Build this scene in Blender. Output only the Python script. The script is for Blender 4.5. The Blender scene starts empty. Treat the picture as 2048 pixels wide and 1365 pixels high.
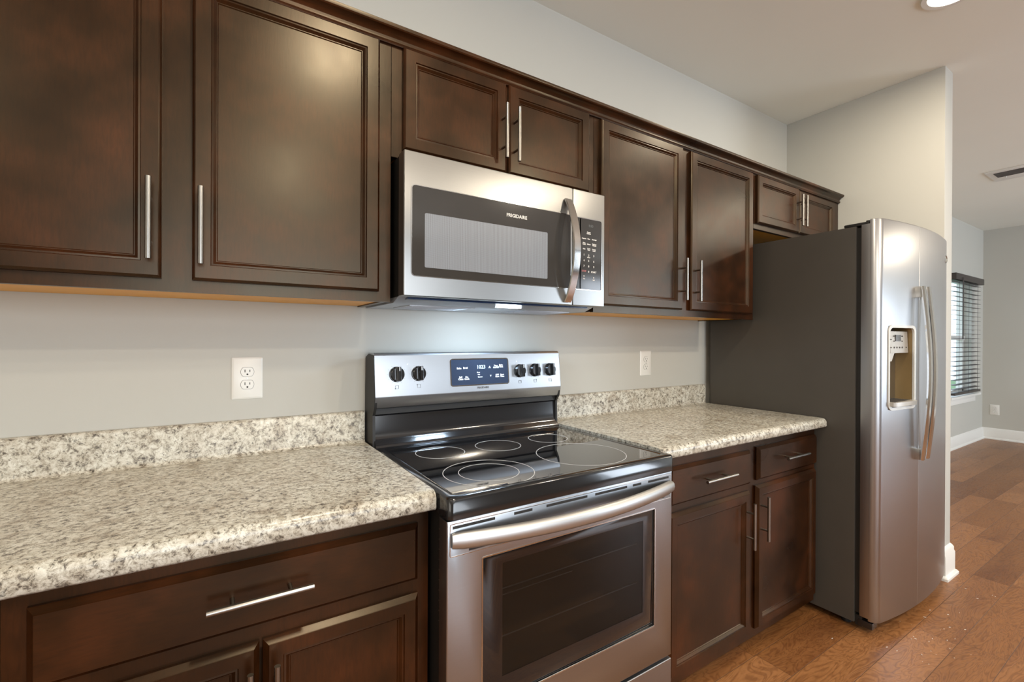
import bpy, bmesh, math, random
from mathutils import Vector, Matrix
random.seed(7)
S = bpy.context.scene
COL = S.collection

# ------------------------------------------------------------------ camera
cd = bpy.data.cameras.new('camera'); cam = bpy.data.objects.new('camera', cd); COL.objects.link(cam)
S.camera = cam
cd.sensor_width = 36.0; cd.lens = 923.97 / 2048 * 36.0
cd.clip_start = 0.02; cd.clip_end = 200
_y, _p, _r = (math.radians(a) for a in (32.675, -0.111, 0.255))
F = Vector((math.sin(_y), math.cos(_y), 0)); R = Vector((math.cos(_y), -math.sin(_y), 0)); U = Vector((0, 0, 1))
F, U = F * math.cos(_p) + U * math.sin(_p), U * math.cos(_p) - F * math.sin(_p)
R, U = R * math.cos(_r) + U * math.sin(_r), U * math.cos(_r) - R * math.sin(_r)
m = Matrix((R, U, -F)).transposed().to_4x4(); m.translation = Vector((-0.438, -1.643, 1.265))
cam.matrix_world = m

# ------------------------------------------------------------------ view, world, lights
S.view_settings.view_transform = 'Standard'
S.view_settings.look = 'None'
S.view_settings.gamma = 1.0
S.view_settings.use_curve_mapping = False
S.view_settings.exposure = 0.0
w = bpy.data.worlds.new('sky'); S.world = w; w.use_nodes = True
bg = w.node_tree.nodes['Background']; bg.inputs[0].default_value = (0.72, 0.86, 1.0, 1); bg.inputs[1].default_value = 3.0

def area(name, loc, target, size, power, color, shape='DISK', sy=None, spread=None):
    l = bpy.data.lights.new(name, 'AREA'); l.shape = shape; l.size = size
    if sy: l.size_y = sy
    l.energy = power; l.color = color
    if spread: l.spread = math.radians(spread)
    o = bpy.data.objects.new(name, l); COL.objects.link(o); o.location = loc
    d = Vector(target) - Vector(loc)
    o.rotation_euler = d.to_track_quat('-Z', 'Y').to_euler()
    return o
WARM = (1.0, 0.88, 0.70); COOL = (0.80, 0.90, 1.0)
for (x, y, pw) in ((2.165, -1.0, 13), (0.05, -1.45, 20), (0.1, -3.3, 40), (1.95, -2.75, 40), (-1.9, -2.4, 18), (4.6, -2.3, 30)):
    area('ceiling_lamp', (x, y, 2.72), (x, y, 0), 0.42 if x > 4 else 0.17, pw, WARM)
# daylight through the windows behind the camera and in the far room
area('window_daylight', (0.2, -5.45, 1.45), (0.2, 0, 3.2), 2.6, 72, (0.93, 0.96, 1.0), 'RECTANGLE', 1.9)
area('window_daylight', (6.3, -5.45, 1.45), (6.3, 0, 2.4), 2.2, 125, (0.80, 0.89, 1.0), 'RECTANGLE', 1.9)
area('window_daylight', (-3.35, -2.6, 1.5), (0, -2.4, 1.8), 1.8, 14, (1.0, 0.95, 0.88), 'RECTANGLE', 1.3)  # area lamp in front of the left wall, which has no window opening

# ------------------------------------------------------------------ materials
def new_mat(name):
    mt = bpy.data.materials.new(name); mt.use_nodes = True
    nt = mt.node_tree; b = nt.nodes['Principled BSDF']
    return mt, nt, b
def N(nt, typ, **kw):
    n = nt.nodes.new(typ)
    for k, v in kw.items(): setattr(n, k, v)
    return n
def L(nt, a, b): nt.links.new(a, b)
def coords(nt, scale=(1, 1, 1), loc=(0, 0, 0)):
    tc = N(nt, 'ShaderNodeTexCoord'); mp = N(nt, 'ShaderNodeMapping')
    mp.inputs['Scale'].default_value = scale; mp.inputs['Location'].default_value = loc
    L(nt, tc.outputs['Object'], mp.inputs['Vector']); return mp.outputs['Vector']
def ramp(nt, fac, stops):
    r = N(nt, 'ShaderNodeValToRGB'); el = r.color_ramp.elements
    while len(el) < len(stops): el.new(0.5)
    for e, (p, c) in zip(el, stops): e.position = p; e.color = tuple(c) + (1,)
    L(nt, fac, r.inputs['Fac']); return r.outputs['Color']
def noise(nt, vec, scale, detail=4, rough=0.55, dist=0.0):
    n = N(nt, 'ShaderNodeTexNoise'); n.inputs['Scale'].default_value = scale; n.inputs['Detail'].default_value = detail
    n.inputs['Roughness'].default_value = rough; n.inputs['Distortion'].default_value = dist
    L(nt, vec, n.inputs['Vector']); return n.outputs['Fac']
def bump(nt, b, h, strength, dist):
    bp = N(nt, 'ShaderNodeBump'); bp.inputs['Strength'].default_value = strength; bp.inputs['Distance'].default_value = dist
    L(nt, h, bp.inputs['Height']); L(nt, bp.outputs['Normal'], b.inputs['Normal'])
def maprange(nt, v, a, b_, c, d):
    n = N(nt, 'ShaderNodeMapRange')
    for i, x in zip((1, 2, 3, 4), (a, b_, c, d)): n.inputs[i].default_value = x
    L(nt, v, n.inputs[0]); return n.outputs[0]

def plain(name, col, rough=0.5, metal=0.0, spec=0.5, emit=None, estr=0, coat=0, crough=0.05, vary=0.06):
    mt, nt, b = new_mat(name)
    v = coords(nt); n = noise(nt, v, 9, 3)
    lo = tuple(c * (1 - vary) for c in col); hi = tuple(min(1, c * (1 + vary)) for c in col)
    L(nt, ramp(nt, n, [(0.3, lo), (0.7, hi)]), b.inputs['Base Color'])
    b.inputs['Roughness'].default_value = rough; b.inputs['Metallic'].default_value = metal
    b.inputs['Specular IOR Level'].default_value = spec
    b.inputs['Coat Weight'].default_value = coat; b.inputs['Coat Roughness'].default_value = crough
    if emit: b.inputs['Emission Color'].default_value = tuple(emit) + (1,); b.inputs['Emission Strength'].default_value = estr
    return mt
def paint(name, col, rough=0.6, bs=0.04):
    mt, nt, b = new_mat(name)
    v = coords(nt)
    L(nt, ramp(nt, noise(nt, v, 1.3, 3), [(0.3, tuple(c * 0.975 for c in col)), (0.7, col)]), b.inputs['Base Color'])
    b.inputs['Roughness'].default_value = rough; b.inputs['Specular IOR Level'].default_value = 0.3
    bump(nt, b, noise(nt, v, 260, 3), bs, 0.002); return mt
def wood_dark(name, stretch):
    mt, nt, b = new_mat(name)
    v = coords(nt, stretch)
    big = noise(nt, coords(nt), 4.5, 3, 0.6)
    c1 = ramp(nt, big, [(0.30, (0.010, 0.0024, 0.0005)), (0.50, (0.022, 0.0062, 0.0011)), (0.74, (0.056, 0.0140, 0.0030))])
    g = noise(nt, v, 42, 6, 0.65, 0.4)
    c2 = ramp(nt, g, [(0.35, (0.62, 0.60, 0.58)), (0.55, (1, 1, 1)), (0.8, (1.18, 1.15, 1.1))])
    mx = N(nt, 'ShaderNodeMix', data_type='RGBA', blend_type='MULTIPLY'); mx.inputs['Factor'].default_value = 0.8
    L(nt, c1, mx.inputs[6]); L(nt, c2, mx.inputs[7]); L(nt, mx.outputs[2], b.inputs['Base Color'])
    L(nt, maprange(nt, big, 0.3, 0.7, 0.27, 0.36), b.inputs['Roughness'])
    b.inputs['Specular IOR Level'].default_value = 0.42
    b.inputs['Specular Tint'].default_value = (1.0, 0.84, 0.58, 1); b.inputs['Coat Weight'].default_value = 0.08; b.inputs['Coat Roughness'].default_value = 0.26
    bump(nt, b, g, 0.10, 0.0008); return mt
def wood_light(name, col):
    mt, nt, b = new_mat(name)
    g = noise(nt, coords(nt, (1, 9, 9)), 14, 5, 0.6, 0.5)
    L(nt, ramp(nt, g, [(0.3, tuple(c * 0.82 for c in col)), (0.7, col)]), b.inputs['Base Color'])
    b.inputs['Roughness'].default_value = 0.42; return mt
def steel(name, col=(0.56, 0.55, 0.54), rough=0.27, stretch=(2, 2, 160), aniso=0.0):
    mt, nt, b = new_mat(name)
    g = noise(nt, coords(nt, stretch), 4, 3, 0.6)
    L(nt, ramp(nt, g, [(0.3, tuple(c * 0.985 for c in col)), (0.7, tuple(c * 1.015 for c in col))]), b.inputs['Base Color'])
    b.inputs['Metallic'].default_value = 1.0
    L(nt, maprange(nt, g, 0.3, 0.7, rough * 0.98, rough * 1.02), b.inputs['Roughness'])
    if aniso:
        b.inputs['Anisotropic'].default_value = aniso
        t = N(nt, 'ShaderNodeTangent', direction_type='RADIAL', axis='Z'); L(nt, t.outputs[0], b.inputs['Tangent'])
    return mt
def granite(name):
    mt, nt, b = new_mat(name)
    v = coords(nt)
    n1 = noise(nt, v, 70, 9, 0.80, 0.45)
    c1 = ramp(nt, n1, [(0.35, (0.030, 0.027, 0.024)), (0.42, (0.17, 0.15, 0.125)), (0.475, (0.40, 0.375, 0.31)), (0.55, (0.57, 0.555, 0.49)), (0.70, (0.66, 0.655, 0.60))])
    n2 = noise(nt, v, 14, 5, 0.65, 0.6)
    c2 = ramp(nt, n2, [(0.33, (0.72, 0.66, 0.60)), (0.44, (0.98, 0.96, 0.93)), (0.60, (1.12, 1.13, 1.13))])
    mx = N(nt, 'ShaderNodeMix', data_type='RGBA', blend_type='MULTIPLY'); mx.inputs['Factor'].default_value = 1
    L(nt, c1, mx.inputs[6]); L(nt, c2, mx.inputs[7])
    n3 = noise(nt, v, 120, 5, 0.7, 0.6)
    c3 = ramp(nt, n3, [(0.34, (0.05, 0.045, 0.04)), (0.42, (1, 1, 1))])
    mx2 = N(nt, 'ShaderNodeMix', data_type='RGBA', blend_type='MULTIPLY'); mx2.inputs['Factor'].default_value = 0.75
    L(nt, mx.outputs[2], mx2.inputs[6]); L(nt, c3, mx2.inputs[7])
    L(nt, mx2.outputs[2], b.inputs['Base Color'])
    b.inputs['Roughness'].default_value = 0.28; b.inputs['Specular IOR Level'].default_value = 0.5
    bump(nt, b, n1, 0.05, 0.001); return mt
def floor_mat():
    mt, nt, b = new_mat('plank_floor')
    tc = N(nt, 'ShaderNodeTexCoord'); sp = N(nt, 'ShaderNodeSeparateXYZ'); L(nt, tc.outputs['Object'], sp.inputs[0])
    def M(op, a, b_=None):
        n = N(nt, 'ShaderNodeMath', operation=op)
        for i, q in enumerate((a, b_)):
            if q is None: continue
            if isinstance(q, (int, float)): n.inputs[i].default_value = q
            else: L(nt, q, n.inputs[i])
        return n.outputs[0]
    W, LN = 0.1385, 0.86
    yy = M('DIVIDE', M('ADD', sp.outputs['Y'], 0.889 + 100 * W), W); row = M('FLOOR', yy); fy = M('SUBTRACT', yy, row)
    wn = N(nt, 'ShaderNodeTexWhiteNoise', noise_dimensions='1D'); L(nt, row, wn.inputs['W'])
    xx = M('DIVIDE', M('ADD', M('ADD', sp.outputs['X'], 60.0), M('MULTIPLY', wn.outputs['Value'], 7.3)), LN); ci = M('FLOOR', xx); fx = M('SUBTRACT', xx, ci)
    cb = N(nt, 'ShaderNodeCombineXYZ'); L(nt, row, cb.inputs[0]); L(nt, ci, cb.inputs[1])
    w2 = N(nt, 'ShaderNodeTexWhiteNoise', noise_dimensions='3D'); L(nt, cb.outputs[0], w2.inputs['Vector'])
    idv = w2.outputs['Value']
    # edges
    ey = M('MULTIPLY', M('MINIMUM', fy, M('SUBTRACT', 1.0, fy)), W); ex = M('MULTIPLY', M('MINIMUM', fx, M('SUBTRACT', 1.0, fx)), LN)
    e = M('MINIMUM', ey, ex); gap = maprange(nt, e, 0.0002, 0.0014, 0.0, 1.0)
    # grain
    sh = N(nt, 'ShaderNodeVectorMath', operation='ADD'); sc = N(nt, 'ShaderNodeVectorMath', operation='SCALE')
    L(nt, w2.outputs['Color'], sc.inputs[0]); sc.inputs['Scale'].default_value = 13.0
    mp = N(nt, 'ShaderNodeMapping'); mp.inputs['Scale'].default_value = (1.6, 6.0, 6.0); L(nt, tc.outputs['Object'], mp.inputs['Vector'])
    L(nt, mp.outputs[0], sh.inputs[0]); L(nt, sc.outputs[0], sh.inputs[1])
    g1 = noise(nt, sh.outputs[0], 1.7, 3, 0.55, 1.2)
    wv = N(nt, 'ShaderNodeMath', operation='SINE'); L(nt, M('MULTIPLY', g1, 90.0), wv.inputs[0])
    rings = maprange(nt, wv.outputs[0], -1.0, 1.0, 0.0, 1.0)
    g2 = noise(nt, sh.outputs[0], 16, 6, 0.7, 0.4)
    base = ramp(nt, idv, [(0.0, (0.205, 0.084, 0.026)), (0.4, (0.245, 0.103, 0.033)), (0.75, (0.29, 0.128, 0.046)), (1.0, (0.33, 0.152, 0.060))])
    c2 = ramp(nt, rings, [(0.0, (0.55, 0.46, 0.40)), (0.35, (0.96, 0.95, 0.94)), (1.0, (1.10, 1.10, 1.10))])
    c3 = ramp(nt, g2, [(0.3, (0.70, 0.64, 0.60)), (0.6, (1.08, 1.08, 1.08))])
    blot = noise(nt, sh.outputs[0], 0.8, 2, 0.5, 0.3)
    c4 = ramp(nt, blot, [(0.3, (0.68, 0.60, 0.60)), (0.48, (1, 1, 1)), (0.75, (1.1, 1.08, 1.04))])
    cur = base
    for c, f in ((c2, 0.55), (c3, 0.7), (c4, 0.8)):
        mx = N(nt, 'ShaderNodeMix', data_type='RGBA', blend_type='MULTIPLY'); mx.inputs['Factor'].default_value = f
        L(nt, cur, mx.inputs[6]); L(nt, c, mx.inputs[7]); cur = mx.outputs[2]
    mx = N(nt, 'ShaderNodeMix', data_type='RGBA', blend_type='MIX'); L(nt, gap, mx.inputs['Factor'])
    mx.inputs[6].default_value = (0.075, 0.030, 0.012, 1); L(nt, cur, mx.inputs[7]); L(nt, mx.outputs[2], b.inputs['Base Color'])
    L(nt, maprange(nt, g2, 0.3, 0.7, 0.30, 0.44), b.inputs['Roughness'])
    b.inputs['Specular IOR Level'].default_value = 0.5
    hh = M('ADD', M('MULTIPLY', gap, 1.0), M('ADD', M('MULTIPLY', g1, 0.8), M('MULTIPLY', rings, 0.10)))
    bump(nt, b, hh, 0.35, 0.004); return mt
def mesh_glass():
    # metal screen behind the microwave window: fine vertical rows of holes
    mt, nt, b = new_mat('microwave_screen')
    v = coords(nt)
    sp = N(nt, 'ShaderNodeSeparateXYZ'); L(nt, v, sp.inputs[0])
    def M(op, a, b_=None):
        n = N(nt, 'ShaderNodeMath', operation=op)
        for i, q in enumerate((a, b_)):
            if q is None: continue
            if isinstance(q, (int, float)): n.inputs[i].default_value = q
            else: L(nt, q, n.inputs[i])
        return n.outputs[0]
    s1 = M('SINE', M('MULTIPLY', sp.outputs['X'], 2 * math.pi / 0.0030)); s2 = M('SINE', M('MULTIPLY', sp.outputs['Z'], 2 * math.pi / 0.0030))
    f = maprange(nt, M('ADD', s1, M('MULTIPLY', s2, 0.35)), -1, 1, 0, 1)
    L(nt, ramp(nt, f, [(0.2, (0.11, 0.118, 0.13)), (0.8, (0.27, 0.295, 0.33))]), b.inputs['Base Color'])
    b.inputs['Roughness'].default_value = 0.35; b.inputs['Coat Weight'].default_value = 1; b.inputs['Coat Roughness'].default_value = 0.06
    return mt

M_ = {}
M_['wall'] = paint('greige_wall_paint', (0.54, 0.53, 0.48))
M_['walldark'] = paint('dim_reflection_paint', (0.17, 0.15, 0.125))  # invented dark tone for the unseen front wall; keeps cabinet and steel reflections dim
M_['ceil'] = paint('ceiling_paint', (0.86, 0.86, 0.79), 0.8)
M_['trim'] = paint('white_trim_paint', (0.80, 0.79, 0.75), 0.35, 0.01)
M_['floor'] = floor_mat()
M_['woodv'] = wood_dark('espresso_wood_vertical', (5, 5, 0.7))
M_['woodh'] = wood_dark('espresso_wood_horizontal', (0.7, 5, 5))
M_['under'] = wood_light('maple_veneer', (0.90, 0.42, 0.035))
M_['granite'] = granite('granite_laminate')
M_['steel'] = steel('brushed_steel', (0.42, 0.435, 0.455), 0.30, aniso=0.6)
M_['satin'] = steel('satin_handle_steel', (0.56, 0.555, 0.545), 0.42)
M_['steelmw'] = steel('microwave_steel', (0.29, 0.285, 0.275), 0.30, aniso=0.6)
M_['steelv'] = steel('fridge_steel', (0.41, 0.412, 0.42), 0.34, (1, 1, 1))
M_['chrome'] = steel('polished_steel', (0.66, 0.65, 0.63), 0.14, (3, 3, 40))
M_['nickel'] = steel('satin_nickel', (0.31, 0.295, 0.27), 0.28, (1, 1, 1))
M_['black'] = plain('black_enamel', (0.012, 0.012, 0.013), 0.14, spec=0.6, coat=0.5)
M_['blackm'] = plain('matte_black', (0.014, 0.013, 0.012), 0.5)
M_['bglass'] = plain('black_glass', (0.006, 0.006, 0.007), 0.035, spec=0.6, coat=0.6, crough=0.03)
M_['mwglass'] = plain('grey_reflection_glass', (0.040, 0.037, 0.034), 0.10, spec=0.55)  # base raised from black to stand in for a grey reflection
M_['panelblue'] = plain('display_glass', (0.035, 0.05, 0.085), 0.08, spec=0.7)
M_['ventblue'] = plain('vent_strip_blue', (0.010, 0.035, 0.10), 0.15, spec=0.7)
M_['screen'] = mesh_glass()
M_['fside'] = plain('fridge_side_enamel', (0.066, 0.058, 0.048), 0.36, spec=0.5, vary=0.03)
M_['ring'] = plain('printed_ring', (0.62, 0.62, 0.62), 0.3)
M_['white'] = plain('white_plastic', (0.80, 0.79, 0.74), 0.35, vary=0.02)
M_['slot'] = plain('dark_slot', (0.02, 0.018, 0.016), 0.6)
M_['print'] = plain('white_print', (0.80, 0.82, 0.85), 0.5, emit=(0.8, 0.9, 1.0), estr=0.25)
M_['mwprint'] = plain('panel_print', (0.72, 0.70, 0.66), 0.5)
M_['redprint'] = plain('red_print', (0.45, 0.16, 0.15), 0.5)
M_['darkprint'] = plain('dark_print', (0.06, 0.055, 0.05), 0.5)
M_['digit'] = plain('lit_digits', (0.5, 0.7, 0.8), 0.4, emit=(0.75, 0.9, 1.0), estr=0.9)
M_['dim'] = plain('dim_digits', (0.10, 0.11, 0.11), 0.4)
M_['greyplate'] = plain('galvanised_plate', (0.46, 0.48, 0.52), 0.35, metal=0.6)
M_['lens'] = plain('lamp_lens', (0.8, 0.9, 1), 0.4, emit=(0.78, 0.90, 1.0), estr=9)
M_['lampdisc'] = plain('ceiling_lamp_disc', (0.9, 0.88, 0.8), 0.4, emit=(1.0, 0.95, 0.82), estr=7)
M_['silver'] = plain('silver_plastic', (0.48, 0.46, 0.42), 0.3, metal=0.35, vary=0.03)
M_['bezel'] = plain('dispenser_bezel', (0.66, 0.65, 0.61), 0.25, metal=0.3, vary=0.03)
M_['cavity'] = plain('dispenser_cavity', (0.26, 0.175, 0.075), 0.30, metal=0.35, vary=0.08)
M_['lcd'] = plain('lcd_screen', (0.05, 0.05, 0.048), 0.2)
M_['blind'] = plain('dark_blind_wood', (0.045, 0.038, 0.036), 0.4)
M_['siding'] = plain('pale_siding', (0.62, 0.68, 0.72), 0.7)
M_['grass'] = plain('lawn', (0.08, 0.16, 0.05), 0.9, vary=0.3)
M_['oven'] = plain('oven_interior', (0.035, 0.022, 0.012), 0.5)
M_['rack'] = steel('oven_rack_wire', (0.6, 0.58, 0.55), 0.3, (5, 5, 5))
M_['chip'] = plain('pale_chip', (0.75, 0.72, 0.66), 0.6)
M_['grille'] = plain('vent_dark', (0.10, 0.10, 0.10), 0.5)
def glass_mat(name, tint, rough=0.0, clear=0.85):
    mt, nt, b = new_mat(name)
    b.inputs['Base Color'].default_value = tint + (1,); b.inputs['Roughness'].default_value = 0.03
    b.inputs['Alpha'].default_value = 1 - clear
    n = noise(nt, coords(nt), 3, 2); L(nt, maprange(nt, n, 0.3, 0.7, 0.02, 0.05), b.inputs['Roughness'])
    return mt
M_['ovenglass'] = glass_mat('tinted_oven_glass', (0.010, 0.008, 0.006), clear=0.42)
M_['pane'] = glass_mat('window_pane', (0.6, 0.68, 0.7), clear=0.9)

# ------------------------------------------------------------------ mesh helpers (world coordinates)
class MB:
    def __init__(s): s.bm = bmesh.new()
    def box(s, x0, x1, y0, y1, z0, z1, bev=0.0, seg=2):
        b = bmesh.new(); bmesh.ops.create_cube(b, size=1)
        for v in b.verts:
            v.co = Vector(((x0 + x1) / 2 + v.co.x * (x1 - x0), (y0 + y1) / 2 + v.co.y * (y1 - y0), (z0 + z1) / 2 + v.co.z * (z1 - z0)))
        if bev > 0:
            bmesh.ops.bevel(b, geom=list(b.edges), offset=bev, segments=seg, affect='EDGES', profile=0.7)
        s.merge(b); return s
    def merge(s, b):
        me = bpy.data.meshes.new('tmp'); b.to_mesh(me); b.free(); s.bm.from_mesh(me); bpy.data.meshes.remove(me)
    def prism(s, poly, axis, a0, a1, cap=True):
        # poly: list of 2d points in the plane normal to axis; axis 'x': (y,z), 'y': (x,z), 'z': (x,y)
        def P(p, a):
            return {'x': (a, p[0], p[1]), 'y': (p[0], a, p[1]), 'z': (p[0], p[1], a)}[axis]
        A = [s.bm.verts.new(P(p, a0)) for p in poly]; B = [s.bm.verts.new(P(p, a1)) for p in poly]
        n = len(poly)
        for i in range(n): s.bm.faces.new((A[i], A[(i + 1) % n], B[(i + 1) % n], B[i]))
        if cap: s.bm.faces.new(A[::-1]); s.bm.faces.new(B)
        return s
    def cyl(s, p0, p1, r, n=20, r2=None):
        p0, p1 = Vector(p0), Vector(p1); d = (p1 - p0)
        b = bmesh.new(); bmesh.ops.create_cone(b, cap_ends=True, segments=n, radius1=r, radius2=r if r2 is None else r2, depth=d.length)
        q = d.to_track_quat('Z', 'Y').to_matrix().to_4x4(); q.translation = (p0 + p1) / 2
        bmesh.ops.transform(b, matrix=q, verts=b.verts); s.merge(b); return s
    def ring(s, c, r0, r1, axis='z', h=0.0006, n=64):
        vs = []
        for i in range(n):
            a = 2 * math.pi * i / n
            row = []
            for r, dz in ((r0, 0), (r0, h), (r1, h), (r1, 0)):
                u, v = math.cos(a) * r, math.sin(a) * r
                row.append(s.bm.verts.new({'z': (c[0] + u, c[1] + v, c[2] + dz), 'y': (c[0] + u, c[1] - dz, c[2] + v)}[axis]))
            vs.append(row)
        for i in range(n):
            for k in range(4):
                s.bm.faces.new((vs[i][k], vs[(i + 1) % n][k], vs[(i + 1) % n][(k + 1) % 4], vs[i][(k + 1) % 4]))
        return s
    def sweep(s, pts, sect, up=Vector((0, 0, 1)), fixed=None):
        # sect(t) -> list of (a,b) in local frame (side, up)
        rows = []
        n = len(pts)
        for i, p in enumerate(pts):
            p = Vector(p); q0 = Vector(pts[max(0, i - 1)]); q1 = Vector(pts[min(n - 1, i + 1)])
            t = (q1 - q0).normalized()
            side = t.cross(up).normalized(); uu = side.cross(t).normalized()
            rows.append([s.bm.verts.new(p + side * a + uu * b_) for a, b_ in sect(i / (n - 1))])
        k = len(rows[0])
        for i in range(n - 1):
            for j in range(k): s.bm.faces.new((rows[i][j], rows[i][(j + 1) % k], rows[i + 1][(j + 1) % k], rows[i + 1][j]))
        s.bm.faces.new(rows[0][::-1]); s.bm.faces.new(rows[-1]); return s
    def loops(s, rows, cap0=True, cap1=True):
        V = [[s.bm.verts.new(p) for p in r] for r in rows]; k = len(V[0])
        for i in range(len(V) - 1):
            for j in range(k): s.bm.faces.new((V[i][j], V[i][(j + 1) % k], V[i + 1][(j + 1) % k], V[i + 1][j]))
        if cap0: s.bm.faces.new(V[0][::-1])
        if cap1: s.bm.faces.new(V[-1])
        return s
    def build(s, name, mat, parent=None, angle=35, **props):
        bmesh.ops.recalc_face_normals(s.bm, faces=s.bm.faces)
        me = bpy.data.meshes.new(name)
        off = Vector((0, 0, 0)); q = parent
        while q is not None: off = off + q.location; q = q.parent
        bmesh.ops.translate(s.bm, verts=s.bm.verts, vec=-off)
        s.bm.to_mesh(me); s.bm.free()
        me.materials.append(M_[mat] if isinstance(mat, str) else mat)
        for p in me.polygons: p.use_smooth = True
        me.set_sharp_from_angle(angle=math.radians(angle))
        o = bpy.data.objects.new(name, me); COL.objects.link(o)
        if parent: o.parent = parent
        for k, v in props.items(): o[k] = v
        return o
def thing(name, label, cat, loc, group=None):
    o = bpy.data.objects.new(name, None); COL.objects.link(o); o.location = loc; o.empty_display_size = 0.1
    o['label'] = label; o['category'] = cat
    if group: o['group'] = group
    return o
def box(name, mat, parent, *a, bev=0.0, **k): return MB().box(*a, bev=bev).build(name, mat, parent, **k)
def struct(o): o['kind'] = 'structure'; return o

def text(name, body, x, z, y, size, mat, parent, align='CENTER', tilt=0.0, sx=1.0, bold=0.0, depth=0.0004):
    c = bpy.data.curves.new(name, 'FONT'); c.body = body; c.size = size; c.align_x = align; c.align_y = 'CENTER'
    c.extrude = depth; c.offset = bold; c.resolution_u = 2; c.space_line = 0.8
    t = bpy.data.objects.new(name, c); COL.objects.link(t)
    bpy.context.view_layer.update()
    me = bpy.data.meshes.new_from_object(t.evaluated_get(bpy.context.evaluated_depsgraph_get()))
    bpy.data.objects.remove(t); bpy.data.curves.remove(c)
    mt = Matrix.Translation((x, y, z)) @ Matrix.Rotation(math.radians(90) + tilt, 4, 'X') @ Matrix.Diagonal((sx, 1, 1, 1))
    me.transform(mt); mb = MB(); mb.bm.from_mesh(me); bpy.data.meshes.remove(me)
    if parent is None: return mb
    return mb.build(name, mat, parent)

# ------------------------------------------------------------------ room shell
XL, XR, YF, ZC = -3.5, 8.105, -5.6, 2.74
YB2 = 0.14
struct(MB().box(XL - 0.15, XR + 0.15, YF - 0.15, 0.45, -0.12, 0.0).build('floor', 'floor'))
struct(MB().box(XL - 0.15, XR + 0.15, YF - 0.15, 0.45, ZC, ZC + 0.12).build('ceiling', 'ceil'))
struct(MB().box(XL - 0.15, 2.832, 0.0, 0.14, 0, ZC).build('wall_back', 'wall'))
struct(MB().box(2.832, 2.954, -0.812, 0.14, 0, ZC, 0.004).build('wall_partition', 'wall'))
WX0, WX1, WZ0, WZ1 = 6.74, 7.62, 0.62, 2.06
mb = MB(); mb.box(2.954, WX0, YB2, YB2 + 0.14, 0, ZC).box(WX1, XR, YB2, YB2 + 0.14, 0, ZC).box(WX0, WX1, YB2, YB2 + 0.14, 0, WZ0).box(WX0, WX1, YB2, YB2 + 0.14, WZ1, ZC)
struct(mb.build('wall_far', 'wall'))
struct(MB().box(XR, XR + 0.14, YF, YB2 + 0.14, 0, ZC).build('wall_right', 'wall'))
struct(MB().box(XL - 0.14, XL, YF, 0.0, 0, ZC).build('wall_left', 'wall'))
mb = MB()
for a, b in ((XL, -1.2), (1.6, 5.1), (7.5, XR)): mb.box(a, b, YF - 0.14, YF, 0, ZC)
for a, b in ((-1.2, 1.6), (5.1, 7.5)): mb.box(a, b, YF - 0.14, YF, 0, 0.45).box(a, b, YF - 0.14, YF, 2.45, ZC)
struct(mb.build('wall_front', 'walldark'))

def base_profile(h): return [(0, 0), (0.030, 0), (0.030, 0.012), (0.022, 0.022), (0.017, 0.024), (0.017, h - 0.045), (0.013, h - 0.035), (0.013, h - 0.018), (0.006, h - 0.006), (0.0, h)]
def baseboard(name, pts, h=0.145):
    # pts: polyline along wall foot, profile offset to the right-hand side of travel
    mb = MB(); prof = base_profile(h); rows = []
    n = len(pts)
    for i in range(n):
        p = Vector(pts[i]).to_2d()
        ds = []
        if i > 0: ds.append((Vector(pts[i]).to_2d() - Vector(pts[i - 1]).to_2d()).normalized())
        if i < n - 1: ds.append((Vector(pts[i + 1]).to_2d() - Vector(pts[i]).to_2d()).normalized())
        nn = [Vector((d.y, -d.x)) for d in ds]
        if len(nn) == 2:
            m_ = (nn[0] + nn[1]); m_ = m_ / (m_.dot(nn[0]))
        else: m_ = nn[0]
        rows.append([(p.x + m_.x * o, p.y + m_.y * o, z) for o, z in prof])
    mb.loops(rows); return struct(mb.build(name, 'trim'))

def bb(name, pts, h):
    pts = [Vector((a, b, 0)) for a, b in pts]; return baseboard(name, pts, h)
# travel so that the room is on the right-hand side
bb('baseboard_partition', [(2.954, 0.12), (2.954, -0.812), (2.832, -0.812), (2.832, -0.70)][::-1], 0.165)
bb('baseboard_far', [(2.99, YB2), (XR, YB2)], 0.145)
bb('baseboard_right', [(XR, YB2 - 0.001), (XR, YF)], 0.145)

# ---------------- far window
mb = MB(); yw = YB2 + 0.075
mb.box(WX0, WX0 + 0.045, yw, yw + 0.06, WZ0, WZ1).box(WX1 - 0.045, WX1, yw, yw + 0.06, WZ0, WZ1)
mb.box(WX0, WX1, yw, yw + 0.06, WZ0, WZ0 + 0.05).box(WX0, WX1, yw, yw + 0.06, WZ1 - 0.05, WZ1)
mb.box(WX0, WX1, yw - 0.01, yw + 0.05, 1.29, 1.345)
win = struct(mb.build('window_1', 'trim'))
MB().box(WX0 + 0.04, WX1 - 0.04, yw + 0.025, yw + 0.031, WZ0 + 0.045, WZ1 - 0.045).build('window_pane', 'pane', win)
mb = MB(); mb.box(WX0 - 0.06, WX1 + 0.22, YB2 - 0.045, YB2 + 0.02, WZ0 - 0.028, WZ0, 0.006); mb.box(WX0, WX1, YB2, YB2 + 0.08, WZ0 - 0.02, WZ0 + 0.002); mb.box(WX0 - 0.03, WX1 + 0.10, YB2 - 0.018, YB2 + 0.004, WZ0 - 0.10, WZ0 - 0.028, 0.004)
struct(mb.build('trim_1', 'trim'))
bl = thing('window_blind', 'dark brown horizontal slat blind hanging open over the far room window', 'blind', (7.2, YB2 - 0.02, 2.0))
MB().box(6.70, 7.80, YB2 - 0.075, YB2 - 0.002, 1.99, 2.065, 0.006).build('valance', 'blind', bl)
mb = MB(); zz = 1.965
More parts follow.
